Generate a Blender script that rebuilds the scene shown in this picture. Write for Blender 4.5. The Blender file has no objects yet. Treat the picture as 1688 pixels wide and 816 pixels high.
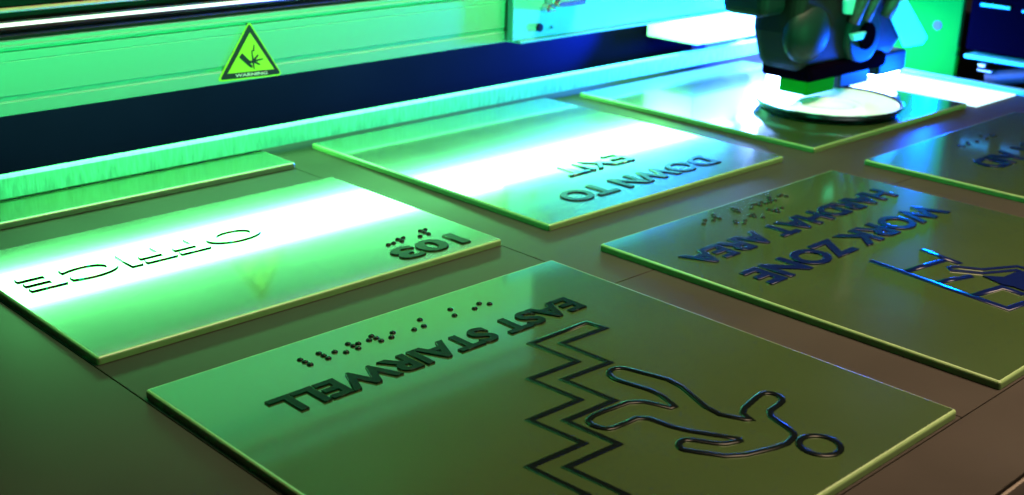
import bpy, bmesh, math, random
from mathutils import Vector, Matrix
random.seed(4)
S = 0.2                       # one modelling unit is 0.2 m (a sign is 1.03 units wide)
scn = bpy.context.scene
col = scn.collection

# ------------------------------------------------------------------ camera
cd = bpy.data.cameras.new('camera')
cam = bpy.data.objects.new('camera', cd)
col.objects.link(cam)
R = Matrix(((0.72050153, 0.21737602, -0.65850225),
            (-0.69305679, 0.25783559, -0.67319618),
            (0.02344861, 0.94141833, 0.33642486)))
cam.matrix_world = Matrix.Translation((0, 0, S)) @ R.to_4x4()
cd.lens = 43.545
cd.sensor_width = 36
cd.clip_start = 0.01
cd.clip_end = 50
cd.dof.use_dof = True
cd.dof.focus_distance = 0.50
cd.dof.aperture_fstop = 17.0
scn.camera = cam

# ------------------------------------------------------------------ world, exposure
w = bpy.data.worlds.new('World')
scn.world = w
w.use_nodes = True
bg = w.node_tree.nodes['Background']
bg.inputs[0].default_value = (0.9, 0.72, 0.5, 1)
bg.inputs[1].default_value = 0.015
scn.view_settings.view_transform = 'Standard'
scn.view_settings.look = 'None'
scn.view_settings.exposure = 0
scn.view_settings.gamma = 1
scn.cycles.max_bounces = 6
scn.cycles.sample_clamp_indirect = 6.0

# ------------------------------------------------------------------ lamps and added fill lights
def area(name, loc, target, size, size_y, power, color, spread=180):
    l = bpy.data.lights.new(name, 'AREA')
    l.shape = 'RECTANGLE'
    l.size = size * S
    l.size_y = size_y * S
    l.energy = power
    l.color = color
    l.spread = math.radians(spread)
    o = bpy.data.objects.new(name, l)
    col.objects.link(o)
    o.location = Vector(loc) * S
    o.rotation_euler = (Vector(target) - Vector(loc)).to_track_quat('-Z', 'Y').to_euler()
    return o

def point(name, loc, power, color, rad=0.05):
    l = bpy.data.lights.new(name, 'POINT')
    l.energy = power
    l.color = color
    l.shadow_soft_size = rad * S
    o = bpy.data.objects.new(name, l)
    col.objects.link(o)
    o.location = Vector(loc) * S
    return o

area('room_light', (3.6, 0.2, 5.0), (2.5, 0.7, 0), 3.0, 2.5, 8.6, (1.0, 0.70, 0.44), 50)
area('front_light', (3.0, -4.0, 1.6), (2.2, 1.2, 0), 3.0, 1.0, 1.0, (1.0, 0.72, 0.45))
area('green_face_fill', (1.4, -2.5, 0.62), (1.4, 3.0, 0.30), 5.0, 0.25, 0.33, (0.0, 1.0, 0.24), 14)  # unseen fill added for green bounce on the beam face
area('green_overhead_fill', (2.2, 2.25, 0.95), (2.2, 2.05, 0), 2.6, 0.1, 0.9, (0.0, 1.0, 0.26), 90)  # unseen fill added to brighten the stairwell sign green
area('green_cover_fill', (1.4, -2.5, 0.86), (1.4, 3.0, 0.74), 5.0, 0.25, 0.65, (0.0, 1.0, 0.24), 12)  # unseen fill added to light the upper cover
area('green_side_fill', (0.5, -1.0, 0.9), (4.95, 2.7, 0.25), 0.5, 0.5, 0.22, (0.0, 1.0, 0.30), 14)  # unseen fill added to turn the side panel green
area('blue_recess_fill', (3.86, 3.12, 0.17), (2.6, 3.26, 0.19), 0.05, 0.08, 3.4, (0.0, 0.07, 1.0), 60)  # unseen blue fill added for the recess under the beam
point('uv_light_behind_carriage', (4.25, 2.60, 0.16), 15.0, (0.0, 0.13, 1.0), 0.06)
point('uv_light_beside_carriage', (4.42, 2.26, 0.06), 2.4, (0.0, 0.08, 1.0), 0.04)

# ------------------------------------------------------------------ materials
def mat(name, color, rough=0.5, metal=0.0, ior=1.5, emit=None, estr=0.0, noise=0.0, nscale=60, bump=0.0,
        stretch=(1, 1, 1), coat=0.0, sss=0.0, rvar=0.0, spec=0.5):
    m = bpy.data.materials.new(name)
    m.use_nodes = True
    nt = m.node_tree
    p = nt.nodes['Principled BSDF']
    p.inputs['Base Color'].default_value = (*color, 1)
    p.inputs['Roughness'].default_value = rough
    p.inputs['Metallic'].default_value = metal
    p.inputs['IOR'].default_value = ior
    p.inputs['Coat Weight'].default_value = coat
    p.inputs['Coat Roughness'].default_value = 0.085
    p.inputs['Coat IOR'].default_value = 1.8
    p.inputs['Specular IOR Level'].default_value = spec
    if sss:
        p.inputs['Subsurface Weight'].default_value = sss
        p.inputs['Subsurface Radius'].default_value = (0.004, 0.006, 0.003)
        p.inputs['Subsurface Scale'].default_value = 1.0
    if emit:
        p.inputs['Emission Color'].default_value = (*emit, 1)
        p.inputs['Emission Strength'].default_value = estr
    if noise or bump or rvar:
        tc = nt.nodes.new('ShaderNodeTexCoord')
        mp = nt.nodes.new('ShaderNodeMapping')
        mp.inputs['Scale'].default_value = stretch
        nz = nt.nodes.new('ShaderNodeTexNoise')
        nz.inputs['Scale'].default_value = nscale
        nz.inputs['Detail'].default_value = 6
        nt.links.new(tc.outputs['Object'], mp.inputs[0])
        nt.links.new(mp.outputs[0], nz.inputs['Vector'])
        if noise:
            mx = nt.nodes.new('ShaderNodeMixRGB')
            mx.inputs[1].default_value = (*[c * (1 - noise) for c in color], 1)
            mx.inputs[2].default_value = (*[min(1, c * (1 + noise)) for c in color], 1)
            nt.links.new(nz.outputs['Fac'], mx.inputs[0])
            nt.links.new(mx.outputs[0], p.inputs['Base Color'])
        if rvar:
            mr = nt.nodes.new('ShaderNodeMapRange')
            mr.inputs['To Min'].default_value = rough * (1 - rvar)
            mr.inputs['To Max'].default_value = rough * (1 + rvar)
            nt.links.new(nz.outputs['Fac'], mr.inputs[0])
            nt.links.new(mr.outputs[0], p.inputs['Roughness'])
        if bump:
            b = nt.nodes.new('ShaderNodeBump')
            b.inputs['Strength'].default_value = bump
            b.inputs['Distance'].default_value = 0.0004
            nt.links.new(nz.outputs['Fac'], b.inputs['Height'])
            nt.links.new(b.outputs[0], p.inputs['Normal'])
            if coat and bump:
                nt.links.new(b.outputs[0], p.inputs['Coat Normal'])
    return m

M = {}
M['table'] = mat('table_metal', (0.0158, 0.0142, 0.0128), 0.38, noise=0.22, nscale=22, rvar=0.25, spec=0.02)
M['groove'] = mat('groove_black', (0.006, 0.006, 0.005), 0.8)
M['acrylic'] = mat('acrylic_gloss', (0.014, 0.026, 0.008), 0.22, ior=1.5, coat=1.0, noise=0.14, nscale=16, spec=0.30, bump=0.02, rvar=0.25)
M['edge'] = mat('acrylic_cut_edge_lit', (0.07, 0.115, 0.045), 0.4, noise=0.18, nscale=180)  # frosted cut edge, with the light along the rims put into its colour
M['ink'] = mat('raised_black_ink', (0.002, 0.003, 0.004), 0.10, ior=1.5, coat=1.0)
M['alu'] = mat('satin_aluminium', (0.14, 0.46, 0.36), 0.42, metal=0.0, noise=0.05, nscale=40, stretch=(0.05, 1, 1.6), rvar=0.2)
M['plate'] = mat('painted_plate', (0.10, 0.55, 0.62), 0.4, noise=0.04, nscale=30)
M['dark'] = mat('matt_black_metal', (0.006, 0.006, 0.008), 0.6, spec=0.15)
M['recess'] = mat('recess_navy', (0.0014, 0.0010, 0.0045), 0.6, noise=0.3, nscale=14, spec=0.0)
M['brass'] = mat('copper_tube', (0.95, 0.36, 0.24), 0.3)
M['chrome'] = mat('chrome_tube', (0.85, 0.85, 0.85), 0.10, metal=1.0)
M['brush'] = mat('frosted_guard', (0.095, 0.27, 0.20), 0.5, noise=0.75, nscale=420, stretch=(1, 1, 0.2), bump=1.0)
M['yellow'] = mat('sticker_yellow', (0.38, 0.74, 0.03), 0.4)
M['black'] = mat('sticker_black', (0.01, 0.012, 0.01), 0.45)
M['white'] = mat('sticker_white', (0.75, 0.75, 0.7), 0.5)
M['led'] = mat('green_led_diffuser', (0.02, 0.02, 0.02), 0.5, emit=(0.155, 1.0, 0.26), estr=48.0)
M['uv'] = mat('uv_led_window', (0.02, 0.02, 0.02), 0.5, emit=(0.22, 0.40, 1.0), estr=85.0)
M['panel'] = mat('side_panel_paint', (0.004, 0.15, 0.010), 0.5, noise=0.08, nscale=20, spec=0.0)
M['navy'] = mat('navy_plastic', (0.0015, 0.0005, 0.0030), 0.5, spec=0.0)
M['hose'] = mat('cable_chain', (0.030, 0.022, 0.022), 0.6, noise=0.3, nscale=90)
M['teal'] = mat('teal_plastic', (0.003, 0.014, 0.016), 0.5, noise=0.3, nscale=40, spec=0.15)
M['disc'] = mat('white_swirl_disc', (0.55, 0.80, 0.95), 0.15)  # white glare of the light swirl put into the disc's colour
M['steel'] = mat('bright_steel', (0.7, 0.7, 0.7), 0.25, metal=1.0)
M['railglow'] = mat('rail_highlight', (0.1, 0.3, 0.1), 0.4, emit=(0.9, 1.0, 0.9), estr=1.6)  # glow standing in for the chrome rail's white highlight
M['ink_matt'] = mat('matt_black_ink', (0.0012, 0.002, 0.002), 0.2, spec=0.05)
M['ink_navy'] = mat('navy_black_ink', (0.001, 0.003, 0.024), 0.2, spec=0.10)
M['bluebackdrop'] = mat('blue_lit_backdrop', (0.01, 0.04, 0.45), 0.5)  # blue light on the background put into the colour
M['whitepaint'] = mat('white_paint', (0.75, 0.78, 0.80), 0.4, noise=0.04, nscale=30)
M['bar'] = mat('white_glare_glow', (0.02, 0.02, 0.02), 0.5, emit=(0.55, 0.9, 1.0), estr=2.2)  # glow standing in for bed blown white by the UV light
M['lip'] = mat('bed_lip', (0.05, 0.042, 0.036), 0.4)
M['cover'] = mat('upper_cover_paint', (0.30, 0.55, 0.45), 0.45, noise=0.06, nscale=12)
M['rim'] = mat('dark_swirl_rim', (0.05, 0.09, 0.14), 0.25, metal=1.0)
M['wall'] = mat('dark_room_wall', (0.02, 0.018, 0.014), 0.9)

# ------------------------------------------------------------------ mesh helpers (all coordinates in units)
def link(name, bm, mats, parent=None, smooth=False, bevel=0.0, seg=2):
    bm.normal_update()
    bmesh.ops.recalc_face_normals(bm, faces=bm.faces[:])
    for v in bm.verts:
        v.co *= S
    me = bpy.data.meshes.new(name)
    bm.to_mesh(me)
    bm.free()
    if not isinstance(mats, (list, tuple)):
        mats = [mats]
    for m in mats:
        me.materials.append(m)
    o = bpy.data.objects.new(name, me)
    col.objects.link(o)
    if parent is not None:
        o.parent = parent
        o.matrix_parent_inverse = Matrix.Translation(-Vector(parent.location))
    if smooth:
        for p in me.polygons:
            p.use_smooth = True
    if bevel:
        b = o.modifiers.new('bevel', 'BEVEL')
        b.width = bevel * S
        b.segments = seg
        b.limit_method = 'ANGLE'
        b.angle_limit = math.radians(40)
    return o

def empty(name, loc, label, cat, group=None):
    o = bpy.data.objects.new(name, None)
    o.empty_display_size = 0.02
    col.objects.link(o)
    o.location = Vector(loc) * S
    o['label'] = label
    o['category'] = cat
    if group:
        o['group'] = group
    return o

def tag(o, label=None, cat=None, group=None, kind=None):
    if label: o['label'] = label
    if cat: o['category'] = cat
    if group: o['group'] = group
    if kind: o['kind'] = kind
    return o

def box(bm, x0, x1, y0, y1, z0, z1):
    v = [bm.verts.new(c) for c in ((x0, y0, z0), (x1, y0, z0), (x1, y1, z0), (x0, y1, z0),
                                   (x0, y0, z1), (x1, y0, z1), (x1, y1, z1), (x0, y1, z1))]
    fs = [bm.faces.new([v[i] for i in f]) for f in
          ((0, 3, 2, 1), (4, 5, 6, 7), (0, 1, 5, 4), (1, 2, 6, 5), (2, 3, 7, 6), (3, 0, 4, 7))]
    return fs

def prism(bm, pts, a0, a1, axis='Y'):
    """closed outline extruded from a0 to a1 along an axis; axis Y: pts are (x, z); X: (y, z); Z: (x, y)"""
    def P(p, a):
        return {'Y': (p[0], a, p[1]), 'X': (a, p[0], p[1]), 'Z': (p[0], p[1], a)}[axis]
    A = [bm.verts.new(P(p, a0)) for p in pts]
    B = [bm.verts.new(P(p, a1)) for p in pts]
    n = len(pts)
    bm.faces.new(A)
    bm.faces.new(B[::-1])
    for i in range(n):
        bm.faces.new((A[i], A[(i + 1) % n], B[(i + 1) % n], B[i]))

def cyl(bm, c0, c1, r0, r1=None, n=24, cap=True):
    r1 = r0 if r1 is None else r1
    c0, c1 = Vector(c0), Vector(c1)
    d = (c1 - c0).normalized()
    a = d.orthogonal().normalized()
    b = d.cross(a)
    ra = [bm.verts.new(c0 + r0 * (a * math.cos(t) + b * math.sin(t))) for t in [2 * math.pi * i / n for i in range(n)]]
    rb = [bm.verts.new(c1 + r1 * (a * math.cos(t) + b * math.sin(t))) for t in [2 * math.pi * i / n for i in range(n)]]
    for i in range(n):
        bm.faces.new((ra[i], ra[(i + 1) % n], rb[(i + 1) % n], rb[i]))
    if cap:
        bm.faces.new(ra[::-1])
        bm.faces.new(rb)

def lathe(bm, c, prof, n=64):
    """profile of (r, z) turned about the vertical through c"""
    rings = []
    for r, z in prof:
        if r < 1e-6:
            rings.append([bm.verts.new((c[0], c[1], c[2] + z))])
        else:
            rings.append([bm.verts.new((c[0] + r * math.cos(2 * math.pi * i / n), c[1] + r * math.sin(2 * math.pi * i / n), c[2] + z)) for i in range(n)])
    for A, B in zip(rings, rings[1:]):
        if len(A) == 1 and len(B) == 1: continue
        for i in range(n):
            j = (i + 1) % n
            if len(A) == 1: bm.faces.new((A[0], B[i], B[j]))
            elif len(B) == 1: bm.faces.new((A[i], A[j], B[0]))
            else: bm.faces.new((A[i], A[j], B[j], B[i]))

def tube(bm, pts, r, n=12):
    pts = [Vector(p) for p in pts]
    rings = []
    for i, p in enumerate(pts):
        d = (pts[min(i + 1, len(pts) - 1)] - pts[max(i - 1, 0)]).normalized()
        a = d.cross(Vector((0, 0, 1)))
        a = a.normalized() if a.length > 1e-4 else Vector((1, 0, 0))
        b = d.cross(a)
        rings.append([bm.verts.new(p + r * (a * math.cos(2 * math.pi * k / n) + b * math.sin(2 * math.pi * k / n))) for k in range(n)])
    for A, B in zip(rings, rings[1:]):
        for k in range(n):
            bm.faces.new((A[k], A[(k + 1) % n], B[(k + 1) % n], B[k]))
    bm.faces.new(rings[0][::-1])
    bm.faces.new(rings[-1])

def stroke(bm, pts, width, h, z0, closed=False):
    """raised ink line with a rounded top along a 2D path, mitred at its corners"""
    n = len(pts)
    P = [Vector(p) for p in pts]
    prof = [(-1, 0), (-1, .45), (-.8, .78), (-.45, .96), (0, 1), (.45, .96), (.8, .78), (1, .45), (1, 0)]
    rings = []
    for i in range(n):
        if closed:
            d0 = (P[i] - P[i - 1]).normalized(); d1 = (P[(i + 1) % n] - P[i]).normalized()
        else:
            d0 = (P[i] - P[max(i - 1, 0)]); d1 = (P[min(i + 1, n - 1)] - P[i])
            if i == 0: d0 = d1
            if i == n - 1: d1 = d0
            d0 = d0.normalized(); d1 = d1.normalized()
        n0 = Vector((-d0.y, d0.x)); n1 = Vector((-d1.y, d1.x))
        m = n0 + n1
        m = m.normalized() if m.length > 1e-3 else n0
        k = min(1 / max(m.dot(n0), 0.2), 2.2)
        rings.append([bm.verts.new((P[i].x + m.x * k * a * width / 2, P[i].y + m.y * k * a * width / 2, z0 + b * h)) for a, b in prof])
    rng = range(n) if closed else range(n - 1)
    for i in rng:
        A, B = rings[i], rings[(i + 1) % n]
        for j in range(len(prof) - 1):
            bm.faces.new((A[j], A[j + 1], B[j + 1], B[j]))
    if not closed:
        bm.faces.new(rings[0]); bm.faces.new(rings[-1][::-1])

def smooth_path(pts, it=1, closed=True):
    for _ in range(it):
        out = []
        n = len(pts)
        for i in range(n if closed else n - 1):
            a, b = pts[i], pts[(i + 1) % n]
            out += [(a[0] * .8 + b[0] * .2, a[1] * .8 + b[1] * .2), (a[0] * .2 + b[0] * .8, a[1] * .2 + b[1] * .8)]
        pts = out
    return pts

def dot(bm, x, y, z0, r=0.0068, h=0.0052):
    prof = [(r, 0), (r * .92, h * .45), (r * .66, h * .8), (r * .33, h * .96), (0, h)]
    lathe(bm, (x, y, z0), prof, 12)

def text_mesh(txt, weight=0.0, extrude=0.0, bevel=0.0):
    cu = bpy.data.curves.new('lettering', 'FONT')
    cu.body = txt
    cu.size = 1.0
    cu.offset = weight
    cu.extrude = extrude
    cu.bevel_depth = bevel
    cu.bevel_resolution = 2
    cu.resolution_u = 6
    tmp = bpy.data.objects.new('lettering', cu)
    col.objects.link(tmp)
    dg = bpy.context.evaluated_depsgraph_get()
    dg.update()
    me = bpy.data.meshes.new_from_object(tmp.evaluated_get(dg))
    bpy.data.objects.remove(tmp)
    return me

def put_text(name, txt, start, end, base, cap, z0, h, parent, weight=0.025, bevel=0.008, m='ink_matt'):
    """lettering lying flat, reading towards -X with its tops towards -Y (rotated half a turn)"""
    me = text_mesh(txt, weight, 0.03, bevel)
    xs = [v.co.x for v in me.vertices]; ys = [v.co.y for v in me.vertices]; zs = [v.co.z for v in me.vertices]
    x0, x1, y0, y1, za, zb = min(xs), max(xs), min(ys), max(ys), min(zs), max(zs)
    bm = bmesh.new()
    bm.from_mesh(me)
    bpy.data.meshes.remove(me)
    for v in bm.verts:
        fx = (v.co.x - x0) / (x1 - x0); fy = (v.co.y - y0) / (y1 - y0); fz = (v.co.z - za) / (zb - za)
        v.co = Vector((start + (end - start) * fx, base + (cap - base) * fy, z0 - 0.3 * h + 1.3 * h * fz))
    o = link(name, bm, M[m], parent)
    return o

# traced outlines of the printed marks, in units on their own plane
B_DOTS = [(1.1899, 1.7734), (1.1909, 1.7592), (1.1915, 1.7437), (1.2325, 1.7739), (1.2333, 1.7595), (1.2329, 1.7445), (1.2587, 1.7598), (1.2742, 1.7446), (1.3001, 1.773), (1.3019, 1.759), (1.3155, 1.7615), (1.3025, 1.7444), (1.3412, 1.7608), (1.3564, 1.7731), (1.3576, 1.7593), (1.3571, 1.7434), (1.3825, 1.7433), (1.3982, 1.7593), (1.4401, 1.7437), (1.4803, 1.7742), (1.4657, 1.7443), (1.5627, 1.7752), (1.5482, 1.7454), (1.604, 1.7459), (1.6287, 1.7597), (1.6445, 1.7441)]
A_DOTS = [(1.7129, 2.1682), (1.7295, 2.1693), (1.754, 2.1839), (1.7541, 2.1687), (1.7714, 2.1846), (1.8096, 2.1671), (1.8357, 2.1975), (1.836, 2.184), (1.8516, 2.1975), (1.8366, 2.1678)]
E_DOTS = [(2.4177, 1.783), (2.4412, 1.7974), (2.4579, 1.7834), (2.4925, 1.8098), (2.481, 1.7972), (2.4806, 1.7817), (2.5741, 1.8101), (2.5637, 1.7957), (2.5765, 1.7966), (2.5639, 1.7826), (2.6171, 1.781), (2.645, 1.7978), (2.6537, 1.794), (2.6549, 1.7796), (2.6806, 1.7954), (2.6831, 1.7815), (2.7355, 1.8087), (2.7171, 1.7944), (2.6993, 1.78), (2.7227, 1.7811), (2.7636, 1.796), (2.7774, 1.7968), (2.7771, 1.7813), (2.4958, 1.744), (2.4825, 1.7319), (2.4967, 1.717), (2.5208, 1.7309), (2.5613, 1.7445), (2.5755, 1.7454), (2.5631, 1.7319), (2.5757, 1.715), (2.6415, 1.7442), (2.6427, 1.7301), (2.6583, 1.7302), (2.6432, 1.7166), (2.682, 1.7303)]
F_DOTS = [(3.6684, 1.7415), (3.679, 1.7284), (3.7295, 1.744), (3.7121, 1.7297), (3.7662, 1.7288), (3.8479, 1.7578), (3.8327, 1.7284), (3.8832, 1.742), (3.87, 1.7278), (3.8894, 1.7271)]
STAIR_OUT = [(1.7258, 1.5438), (1.5669, 1.5433), (1.5748, 1.4274), (1.4531, 1.4324), (1.4626, 1.3154), (1.3411, 1.319), (1.3517, 1.2024), (1.2296, 1.2072), (1.237, 1.09)]
STAIR_IN = [(1.7258, 1.5438), (1.7322, 1.4992), (1.6117, 1.5045), (1.6177, 1.3839), (1.4981, 1.3902), (1.5061, 1.2732), (1.3858, 1.2772), (1.3928, 1.1625), (1.2735, 1.1672), (1.2822, 1.0497)]
MAN = [(1.5776, 1.3504), (1.5909, 1.3598), (1.603, 1.3614), (1.6142, 1.3562), (1.6218, 1.3465), (1.6271, 1.3252), (1.6478, 1.248), (1.5986, 1.1291), (1.6266, 1.0642), (1.6399, 1.0994), (1.7212, 1.1167), (1.7348, 1.1132), (1.7437, 1.1012), (1.7395, 1.0825), (1.7274, 1.0725), (1.6674, 1.0646), (1.6461, 0.9939), (1.6318, 0.9843), (1.5958, 0.9775), (1.5007, 1.0088), (1.4599, 1.0739), (1.4573, 1.0855), (1.4648, 1.0954), (1.477, 1.1014), (1.491, 1.0987), (1.5195, 1.0495), (1.5529, 1.0357), (1.5557, 1.0441), (1.5073, 1.1286), (1.4984, 1.2026), (1.4324, 1.2046), (1.4181, 1.2097), (1.4105, 1.2238), (1.4084, 1.2382), (1.4146, 1.2506), (1.4265, 1.2567), (1.4427, 1.2593), (1.5367, 1.2505), (1.5646, 1.1748), (1.5887, 1.2424), (1.5704, 1.3272)]
LADDER0 = [(2.5001, 1.3572), (2.461, 1.0068), (2.5203, 0.9987)]
LADDER1 = [(2.502, 1.2673), (2.6399, 1.2474)]
LADDER2 = [(2.6656, 1.3185), (2.6452, 1.2089)]
LADDER3 = [(2.4916, 1.1852), (2.588, 1.1537)]
LADDER4 = [(2.4756, 1.0925), (2.5758, 1.0747), (2.5681, 1.0208)]
ST_ARM = [(1.8117, 0.3448), (1.8012, 0.3338), (1.8349, 0.3026), (1.8432, 0.2983), (1.8409, 0.308), (1.8354, 0.3124), (1.847, 0.3148), (1.8572, 0.3173), (1.8474, 0.3222), (1.8387, 0.3195), (1.8331, 0.3226)]

# ------------------------------------------------------------------ the printer bed (the setting)
T = 0.017                                        # sign thickness
GAP = 0.0022
def bed():
    bm = bmesh.new()
    xs = [(-3.0, 0.9085), (0.9085, 1.948), (1.948, 4.64)]
    for i, (a, b) in enumerate(xs):
        ys = [(0.8445, 1.681), (1.681, 5.2)] if i == 2 else [(0.8445, 5.2)]
        if i == 0: ys = [(0.6818, 5.2)]
        for c, d in ys:
            box(bm, a + GAP / 2, b - GAP / 2, c + GAP / 2, d - GAP / 2, -0.03, 0)
    box(bm, 0.9085 + GAP / 2, 4.64, 0.6818 + GAP / 2, 0.8445 - GAP / 2, -0.03, 0)
    o = link('table', bm, M['table'], bevel=0.0008, seg=1)
    tag(o, 'dull grey-brown metal printer bed under the signs, divided by thin grooves', 'table', kind='structure')
    bm = bmesh.new()
    box(bm, -3.0, 4.64, 0.6835, 5.2, -0.08, -0.033)
    g = link('table_groove_base', bm, M['groove'])
    g['kind'] = 'structure'
    return o
bed()
bm = bmesh.new()
box(bm, -6, 12, -6, 9, -0.9, -0.85)
tag(link('floor', bm, M['wall']), kind='structure')
bm = bmesh.new()
box(bm, -6, 12, 6.6, 6.7, -0.85, 3.2)
tag(link('wall', bm, M['wall']), kind='structure')
# metal trim along the bed's front edge
fr = empty('bed_edge_profile', (1.9, 0.66, -0.05), 'dark metal profile with a thin bright lip along the front edge of the printer bed', 'edge profile')
bm = bmesh.new(); box(bm, -3, 4.7, 0.672, 0.6785, -0.12, -0.002); link('bright_lip', bm, M['lip'], fr, bevel=0.002)
bm = bmesh.new(); box(bm, -3, 4.7, 0.40, 0.669, -0.2, -0.03); link('dark_channel', bm, M['dark'], fr, bevel=0.004)

# ------------------------------------------------------------------ signs
def rounded(x0, x1, y0, y1, r, n=5):
    pts = []
    for cx, cy, a0 in ((x1 - r, y0 + r, -90), (x1 - r, y1 - r, 0), (x0 + r, y1 - r, 90), (x0 + r, y0 + r, 180)):
        for i in range(n + 1):
            a = math.radians(a0 + 90 * i / n)
            pts.append((cx + r * math.cos(a), cy + r * math.sin(a)))
    return pts

def sign(x0, x1, y0, y1, label, rot=0.0):
    t = empty('door_sign', ((x0 + x1) / 2, (y0 + y1) / 2, 0), label, 'sign', 'signs laid out on the printer bed')
    bm = bmesh.new()
    prism(bm, rounded(x0, x1, y0, y1, 0.006), 0.0012, T, 'Z')
    bm.normal_update()
    bmesh.ops.recalc_face_normals(bm, faces=bm.faces[:])
    top = [e for e in bm.edges if all(abs(v.co.z - T) < 1e-5 for v in e.verts)]
    bmesh.ops.bevel(bm, geom=top, offset=0.0055, segments=3, affect='EDGES', profile=0.5)
    bm.normal_update()
    for f in bm.faces:
        f.material_index = 0 if abs(f.normal.z) > 0.98 else 1
    link('panel', bm, [M['acrylic'], M['edge']], t)
    return t
def braille(t, dots, m='ink_matt'):
    bm = bmesh.new()
    for x, y in dots:
        dot(bm, x, y, T - 0.0005)
    link('braille_dots', bm, M[m], t, smooth=True)

HT = 0.0034
SW = 0.0125
a = sign(0.913, 1.948, 2.026, 2.712, 'sign reading OFFICE and 103, its top lit white by the lamp strip')
put_text('room_number', '103', 1.877, 1.676, 2.135, 2.058, T, HT, a, 0.03)
put_text('office_lettering', 'OFFICE', 1.545, 0.960, 2.500, 2.414, T, 0.0036, a, 0.015, 0.010, 'ink')
braille(a, A_DOTS)

b = sign(0.915, 1.938, 0.850, 1.850, 'sign reading EAST STAIRWELL with an outlined figure going down stairs')
put_text('raised_lettering', 'EAST STAIRWELL', 1.787, 1.042, 1.668, 1.598, T, HT, b, 0.026)
braille(b, B_DOTS)
bm = bmesh.new()
out = STAIR_OUT + [(1.2375, 1.09), (1.125, 1.094), (1.125, 0.98), (1.012, 0.984)][1:]
inn = STAIR_IN[1:] + [(1.165, 1.053), (1.165, 0.94), (1.012, 0.944)]
stroke(bm, out + inn[::-1], SW, HT, T - 0.0003, closed=True)
link('stairs_pictogram', bm, M['ink_matt'], b, smooth=True)
bm = bmesh.new()
stroke(bm, smooth_path(MAN), SW, HT, T - 0.0003, closed=True)
hc = (1.6395, 0.939); hr = 0.0335
stroke(bm, [(hc[0] + hr * math.cos(i * math.pi / 20), hc[1] + hr * math.sin(i * math.pi / 20)) for i in range(40)], SW, HT, T - 0.0003, closed=True)
link('figure_pictogram', bm, M['ink_matt'], b, smooth=True)

c = sign(2.110, 3.124, 2.026, 3.040, 'sign reading DOWN TO EXIT, its EXIT line washed out by white glare')
put_text('raised_lettering', 'DOWN TO', 2.921, 2.294, 2.196, 2.106, T, HT, c, 0.018, 0.014, 'ink_navy')
put_text('raised_lettering', 'EXIT', 2.738, 2.464, 2.376, 2.287, T, 0.0042, c, 0.0, 0.010, 'ink')

d = sign(3.280, 4.275, 2.020, 3.020, 'blank-looking sign under the print carriage carrying a disc for its swirl of light')

e = sign(2.103, 3.112, 0.850, 1.850, 'sign reading HARDHAT AREA and WORK ZONE with a ladder pictogram')
put_text('raised_lettering', 'HARDHAT AREA', 3.029, 2.172, 1.667, 1.587, T, HT, e, 0.02, 0.014, 'ink_navy')
put_text('raised_lettering', 'WORK ZONE', 3.000, 2.192, 1.511, 1.417, T, HT, e, 0.02, 0.014, 'ink_navy')
braille(e, E_DOTS)
bm = bmesh.new()
for L in (LADDER0 + [(2.60, 0.975)], LADDER1, LADDER2, LADDER3, LADDER4):
    stroke(bm, L, 0.019, HT, T - 0.0003)
link('ladder_pictogram', bm, M['ink_navy'], e, smooth=True)
bm = bmesh.new()
prism(bm, [(2.6054, 1.1351), (2.636, 1.0995), (2.6937, 1.0957), (2.6988, 1.0816), (2.6753, 1.0501), (2.6074, 1.0149), (2.5887, 1.0308), (2.5938, 1.057), (2.5876, 1.0809)], T - 0.0003, T + HT * 0.9, 'Z')
stroke(bm, [(2.6005, 1.2145), (2.5873, 1.2009), (2.6044, 1.1766), (2.6246, 1.1446), (2.675, 1.1182), (2.7062, 1.1015), (2.7019, 1.0758), (2.6787, 1.0472), (2.7175, 1.0625), (2.7333, 1.0902), (2.7322, 1.1128), (2.649, 1.1567), (2.6208, 1.204)], 0.011, HT, T - 0.0003, closed=True)
link('worker_pictogram', bm, M['ink_navy'], e)

f = sign(3.288, 4.290, 0.850, 1.850, 'sign reading FIRST AID at the right edge beyond the hard hat sign')
put_text('raised_lettering', 'FIRST AID', 4.050, 3.503, 1.627, 1.528, T, HT, f, 0.018, 0.014, 'ink_navy')
braille(f, F_DOTS)

g = sign(0.913, 1.950, 2.893, 3.890, 'bare sign half hidden beneath the frosted guard strip at left')

# ------------------------------------------------------------------ gantry beam across the bed
gb = empty('gantry_beam', (1.0, 3.0, 0.26), 'long pale metal gantry beam crossing the bed, lit green with a warning sticker', 'beam')
prof = [(2.930, 0.2667), (2.9265, 0.269), (2.9265, 0.2985), (2.932, 0.3005), (2.932, 0.3115), (2.928, 0.3145), (2.928, 0.395), (2.9295, 0.3965), (2.928, 0.398), (2.928, 0.4180), (2.938, 0.4200), (2.938, 0.4255),
        (2.926, 0.4275), (2.926, 0.4330), (2.932, 0.4345), (2.932, 0.4440), (3.30, 0.4440), (3.30, 0.2667), (3.255, 0.2667), (3.255, 0.285), (2.9335, 0.285), (2.9335, 0.2667)]
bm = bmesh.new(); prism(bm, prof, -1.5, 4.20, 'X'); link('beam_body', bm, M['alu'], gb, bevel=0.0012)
bm = bmesh.new(); box(bm, 1.10, 4.195, 2.934, 3.210, 0.2700, 0.2800); link('led_strip', bm, M['led'], gb)
bm = bmesh.new(); box(bm, -1.5, 4.20, 2.945, 3.30, 0.446, 0.452); link('top_cover', bm, M['dark'], gb)
bm = bmesh.new(); cyl(bm, (-1.5, 2.985, 0.472), (3.2, 2.985, 0.468), 0.0125, n=32); link('chrome_rail', bm, M['chrome'], gb, smooth=True)
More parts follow.
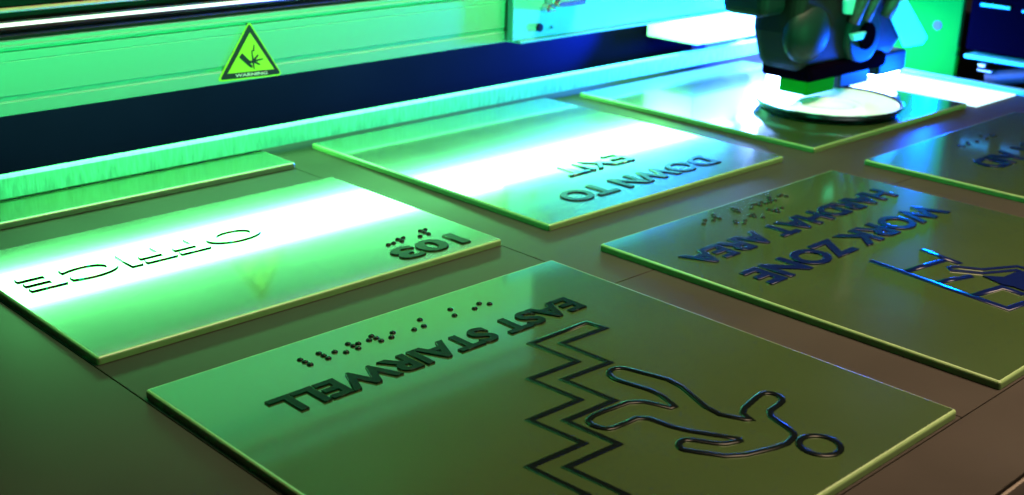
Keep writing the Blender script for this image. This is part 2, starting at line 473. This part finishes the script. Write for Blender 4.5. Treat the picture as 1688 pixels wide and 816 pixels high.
bm = bmesh.new(); cyl(bm, (-1.5, 2.9735, 0.477), (3.2, 2.9735, 0.473), 0.0045, n=16); link('rail_highlight', bm, M['railglow'], gb, smooth=True)  # glowing core added for the chrome rail's highlight
bm = bmesh.new(); cyl(bm, (-1.5, 3.03, 0.502), (3.2, 3.03, 0.500), 0.0065, n=24); link('brass_rail', bm, M['brass'], gb, smooth=True)
bm = bmesh.new(); box(bm, -1.5, 4.2, 3.06, 3.10, 0.455, 0.56); link('rear_cover', bm, M['dark'], gb)
# recess and guard behind the lamp
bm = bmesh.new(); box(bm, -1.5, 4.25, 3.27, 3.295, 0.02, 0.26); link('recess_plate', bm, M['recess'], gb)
bm = bmesh.new()
prism(bm, [(3.060, 0.022), (3.058, 0.075), (3.063, 0.081), (3.072, 0.083), (3.074, 0.079), (3.068, 0.022)], -1.5, 4.50, 'X')
link('guard_strip', bm, M['brush'], gb)
# bracket plate on the right
pl = [(2.805, 0.2730), (4.22, 0.2730), (4.22, 0.60), (2.805, 0.60)]
bm = bmesh.new(); prism(bm, pl, 2.890, 2.9155, 'Y'); link('bracket_plate', bm, M['plate'], gb, bevel=0.002)
bm = bmesh.new(); box(bm, 2.83, 4.24, 2.878, 2.95, 0.2640, 0.2725); link('bracket_flange', bm, M['plate'], gb, bevel=0.002)
bm = bmesh.new(); cyl(bm, (2.925, 2.889, 0.308), (2.925, 2.881, 0.308), 0.0135, n=20); cyl(bm, (2.925, 2.881, 0.308), (2.925, 2.8795, 0.308), 0.008, n=6); bo = link('bolt', bm, M['dark'], gb)
bm = bmesh.new(); cyl(bm, (2.985, 2.889, 0.302), (2.985, 2.887, 0.302), 0.0045, n=16); link('screw_hole', bm, M['dark'], gb)
bm = bmesh.new()
cyl(bm, (2.945, 2.889, 0.372), (2.945, 2.862, 0.372), 0.014, n=6); cyl(bm, (2.945, 2.862, 0.372), (2.945, 2.84, 0.372), 0.007, n=16)
link('hex_nut', bm, M['steel'], gb, bevel=0.001)
bm = bmesh.new(); box(bm, 2.965, 3.10, 2.84, 2.889, 0.375, 0.392); box(bm, 2.95, 2.985, 2.85, 2.889, 0.385, 0.41); link('clamp', bm, M['steel'], gb, bevel=0.003)
# block under the beam's right end
bm = bmesh.new(); box(bm, 3.93, 4.32, 3.000, 3.26, 0.120, 0.2560); link('end_block', bm, M['whitepaint'], gb, bevel=0.006)
bm = bmesh.new(); box(bm, 4.42, 4.95, 3.32, 3.60, -0.02, 0.34); link('blue_backdrop', bm, M['bluebackdrop'], gb, bevel=0.02, seg=3)  # box added behind the carriage to stand for blue-lit background
# upper cable tray above the frame, its two pale rails mirrored in the nearest sign
ut = empty('upper_cover', (1.5, 3.0, 0.86), 'pale upper cover with two rails above the gantry beam, mirrored in the stairwell sign', 'cover')
bm = bmesh.new(); box(bm, -1.5, 3.05, 3.005, 3.03, 0.56, 0.94); link('cover_sheet', bm, M['cover'], ut, bevel=0.004)
bm = bmesh.new(); box(bm, -1.5, 3.05, 2.99, 3.0045, 0.865, 0.915); link('lower_rail', bm, M['alu'], ut, bevel=0.003)
bm = bmesh.new(); box(bm, -1.5, 3.05, 2.99, 3.02, 0.975, 1.01); link('upper_rail', bm, M['alu'], ut, bevel=0.003)
for x in (-1.2, 0.2, 1.6, 2.9):
    bm = bmesh.new(); box(bm, x, x + 0.05, 3.031, 3.055, 0.70, 1.05); link('bracket', bm, M['dark'], ut)

# warning sticker on the beam face
def tri_round(P, r, n=5):
    out = []
    m = len(P)
    for i in range(m):
        p = Vector(P[i]); a = (Vector(P[i - 1]) - p).normalized(); b = (Vector(P[(i + 1) % m]) - p).normalized()
        half = math.acos(max(-1, min(1, a.dot(b)))) / 2
        dd = r / math.tan(half)
        s, e2 = p + a * dd, p + b * dd
        for k in range(n + 1):
            u = k / n
            q = s * (1 - u) ** 2 + p * 2 * u * (1 - u) + e2 * u * u
            out.append((q.x, q.y))
    return out
def flat(name, pts, y, m, parent, d=0.0006):
    bm = bmesh.new(); prism(bm, pts, y, y - d, 'Y'); return link(name, bm, m, parent)
Y0 = 2.9175
ys = 2.9262
st = flat('warning_sticker', tri_round([(1.839, 0.4300), (1.7290, 0.2745), (1.9405, 0.2675)], 0.009), ys, M['yellow'], gb)
flat('black_triangle', tri_round([(1.8388, 0.4235), (1.7385, 0.2785), (1.9345, 0.2720)], 0.006), ys - 0.0006, M['black'], st, 0.0004)
flat('yellow_triangle', [(1.8396, 0.3980), (1.7637, 0.2935), (1.9125, 0.2880)], ys - 0.0010, M['yellow'], st, 0.0004)
bm = bmesh.new()
prism(bm, ST_ARM, ys - 0.0014, ys - 0.0018, 'Y')
def bar(bm, p, q, w):
    p, q = Vector(p), Vector(q); d = (q - p).normalized() * w / 2; n = Vector((-d.y, d.x))
    prism(bm, [(v.x, v.y) for v in (p + n, p - n, q - n * .6, q + n * .6)], ys - 0.0014, ys - 0.0019 - random.random() * 0.0001, 'Y')
R0 = (1.8450, 0.3185)
for q, w in (((1.8776, 0.3211), 0.006), ((1.8624, 0.3340), 0.0075), ((1.8667, 0.3062), 0.0065), ((1.8474, 0.2953), 0.005), ((1.8423, 0.3487), 0.0055)):
    bar(bm, R0, q, w)
bar(bm, (1.8412, 0.3470), (1.8495, 0.3470), 0.004)
bar(bm, (1.8482, 0.3460), (1.8505, 0.3642), 0.005)
link('crushed_hand_symbol', bm, M['black'], st)
me = text_mesh('WARNING', 0.02)
xs = [v.co.x for v in me.vertices]; yy = [v.co.y for v in me.vertices]
bm = bmesh.new(); bm.from_mesh(me)
for v in bm.verts:
    fx = (v.co.x - min(xs)) / (max(xs) - min(xs)); fy = (v.co.y - min(yy)) / (max(yy) - min(yy))
    v.co = Vector((1.787 + 0.103 * fx, ys - 0.0012, 0.2805 - 0.0040 * fx + 0.0088 * fy))
link('warning_lettering', bm, M['white'], st)

# ------------------------------------------------------------------ print carriage over the far sign
def rb(name, x0, x1, y0, y1, z0, z1, m, parent, bev=0.01, seg=3):
    bm = bmesh.new(); box(bm, x0, x1, y0, y1, z0, z1)
    return link(name, bm, m, parent, bevel=bev, seg=seg)
cx, cy = 3.98, 2.42
pc = empty('print_carriage', (cx, cy, 0.06), 'dark print head carriage with covers and glowing lamps hanging over the far sign', 'print head')
bm = bmesh.new()
prism(bm, [(3.70, 0.135), (4.30, 0.125), (4.40, 0.20), (4.36, 0.36), (4.18, 0.42), (4.10, 0.75), (3.66, 0.75), (3.64, 0.28)], 2.36, 2.56, 'Y')
link('head_body', bm, M['dark'], pc, bevel=0.05, seg=5)
bm = bmesh.new()
bmesh.ops.create_uvsphere(bm, u_segments=40, v_segments=24, radius=1.0)
for v in bm.verts:
    v.co = Vector((3.74 + v.co.x * 0.115, 2.385 + v.co.y * 0.06, 0.275 + v.co.z * 0.105))
link('rounded_cover', bm, M['teal'], pc, smooth=True)
rb('upper_housing', 3.52, 3.86, 2.42, 2.60, 0.34, 0.80, M['teal'], pc, 0.03)
bm = bmesh.new(); cyl(bm, (4.06, 2.34, 0.24), (4.06, 2.40, 0.24), 0.115, n=40); link('round_motor', bm, M['teal'], pc, bevel=0.02, seg=3)
bm = bmesh.new(); cyl(bm, (4.06, 2.325, 0.24), (4.06, 2.345, 0.24), 0.05, n=30); link('motor_cap', bm, M['navy'], pc, bevel=0.006)
rb('head_skirt', 3.72, 4.24, 2.34, 2.55, 0.105, 0.165, M['navy'], pc, 0.02)
rb('ink_head', 3.74, 3.92, 2.36, 2.48, 0.055, 0.112, M['panel'], pc, 0.008)
rb('ink_head', 3.97, 4.17, 2.37, 2.50, 0.050, 0.112, M['teal'], pc, 0.008)
rb('lamp_housing', 4.22, 4.42, 2.36, 2.56, 0.065, 0.15, M['dark'], pc, 0.012)
rb('uv_lamp_window', 4.235, 4.405, 2.375, 2.545, 0.058, 0.0645, M['uv'], pc, 0.0)
rb('lamp_housing', 4.08, 4.80, 2.60, 2.87, 0.266, 0.33, M['dark'], pc, 0.012)
rb('uv_lamp_window', 4.09, 4.79, 2.61, 2.87, 0.262, 0.2655, M['uv'], pc, 0.0)
rb('lamp_housing', 4.26, 4.80, 2.875, 3.30, 0.266, 0.33, M['dark'], pc, 0.012)
rb('uv_lamp_window', 4.27, 4.79, 2.876, 3.29, 0.262, 0.2655, M['uv'], pc, 0.0)
rb('uv_lamp_window', 3.76, 4.16, 2.51, 2.545, 0.052, 0.104, M['uv'], pc, 0.0)
bm = bmesh.new()
prism(bm, [(4.24, 0.345), (4.33, 0.352), (4.53, 0.185), (4.50, 0.160), (4.36, 0.165), (4.22, 0.300)], 2.34, 2.352, 'Y')
link('tilted_bright_plate', bm, M['plate'], pc, bevel=0.006)
bm = bmesh.new()
prism(bm, [(3.88, 0.385), (3.99, 0.40), (4.03, 0.36), (3.96, 0.325), (3.89, 0.335)], 2.325, 2.345, 'Y')
link('pale_clip', bm, M['plate'], pc, bevel=0.006)
bm = bmesh.new()
prism(bm, [(3.93, 0.262), (4.03, 0.262), (4.01, 0.235), (3.95, 0.235)], 2.318, 2.335, 'Y')
link('connector', bm, M['plate'], pc, bevel=0.005)
for k, (x, r) in enumerate(((3.95, 0.022), (4.03, 0.018), (4.17, 0.024))):
    bm = bmesh.new()
    tube(bm, [(x + 0.10 * math.sin(t * 2.2 + k) * t, 2.33 - 0.05 * math.sin(t * 3), 0.30 + 0.5 * t) for t in [i / 12 for i in range(13)]], r)
    link('ink_hose', bm, M['hose'], pc, smooth=True)

# round disc added on the far sign, shaped for the swirl of light there
bm = bmesh.new()
lathe(bm, (3.79, 2.30, T + 0.001), [(0, 0.004), (0.085, 0.004), (0.090, 0.012), (0.105, 0.018), (0.120, 0.012), (0.13, 0.008), (0.20, 0.010), (0.235, 0.026), (0.250, 0.030), (0.252, 0.026), (0.235, 0.004), (0.18, 0.0), (0, 0.0)], 96)
dk = tag(link('light_swirl_disc', bm, M['disc'], smooth=True), 'white dished disc with dark rim, standing for a swirl of light on the far sign under the print head', 'disc')
bm = bmesh.new()
lathe(bm, (3.79, 2.30, T + 0.001), [(0.236, 0.0005), (0.252, 0.020), (0.259, 0.031), (0.256, 0.034), (0.249, 0.0315), (0.240, 0.0265)], 96)
link('light_swirl_rim', bm, M['rim'], dk, smooth=True)

# ------------------------------------------------------------------ right end of the printer
rl = empty('bed_end_rail', (4.66, 2.4, 0), 'thin bright rail along the right end of the printer bed', 'rail')
rb('rail_bar', 4.646, 4.685, 0.6, 5.0, -0.02, 0.018, M['alu'], rl, 0.003)
rb('rail_step', 4.688, 4.74, 0.6, 5.0, -0.03, 0.004, M['plate'], rl, 0.003)
tag(rb('glare_sheet', 4.31, 4.625, 2.00, 2.95, 0.0008, 0.006, M['bar'], None, 0.002), 'thin glowing sheet added for the white glare on the right end of the bed beyond the far sign', 'glare sheet')  # added emissive sheet; the bed itself is only overexposed here
sp = empty('side_panel', (4.95, 2.9, 0), 'tall plain panel at the right end of the printer, lit bright green', 'panel')
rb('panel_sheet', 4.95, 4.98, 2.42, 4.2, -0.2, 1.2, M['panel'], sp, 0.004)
bm = bmesh.new(); cyl(bm, (4.949, 2.52, 0.165), (4.946, 2.52, 0.165), 0.02, n=20); link('knockout_hole', bm, M['hose'], sp)
nb = empty('control_box', (4.9, 2.1, 0.1), 'dark navy box with a bright lower ledge at the top right', 'box')
rb('box_shell', 4.80, 5.4, 1.55, 2.315, 0.110, 0.60, M['navy'], nb, 0.012)
rb('bright_ledge', 4.77, 4.86, 1.90, 2.30, 0.082, 0.098, M['plate'], nb, 0.005)
rb('top_latch', 4.785, 4.799, 2.15, 2.27, 0.292, 0.304, M['plate'], nb, 0.003)
rb('top_latch', 4.785, 4.799, 2.02, 2.10, 0.288, 0.298, M['plate'], nb, 0.003)
rb('clip', 4.76, 4.79, 2.20, 2.23, 0.058, 0.072, M['steel'], nb, 0.003)
rb('clip', 4.76, 4.79, 2.17, 2.23, 0.040, 0.050, M['steel'], nb, 0.003)
bm = bmesh.new(); tube(bm, [(4.80, 2.20 - 0.9 * t, 0.01 + 0.10 * math.sin(t * 2.2)) for t in [i / 14 for i in range(15)]], 0.030)
tag(link('cable', bm, M['hose'], smooth=True), 'thick dark cable curving below the navy control box', 'cable')
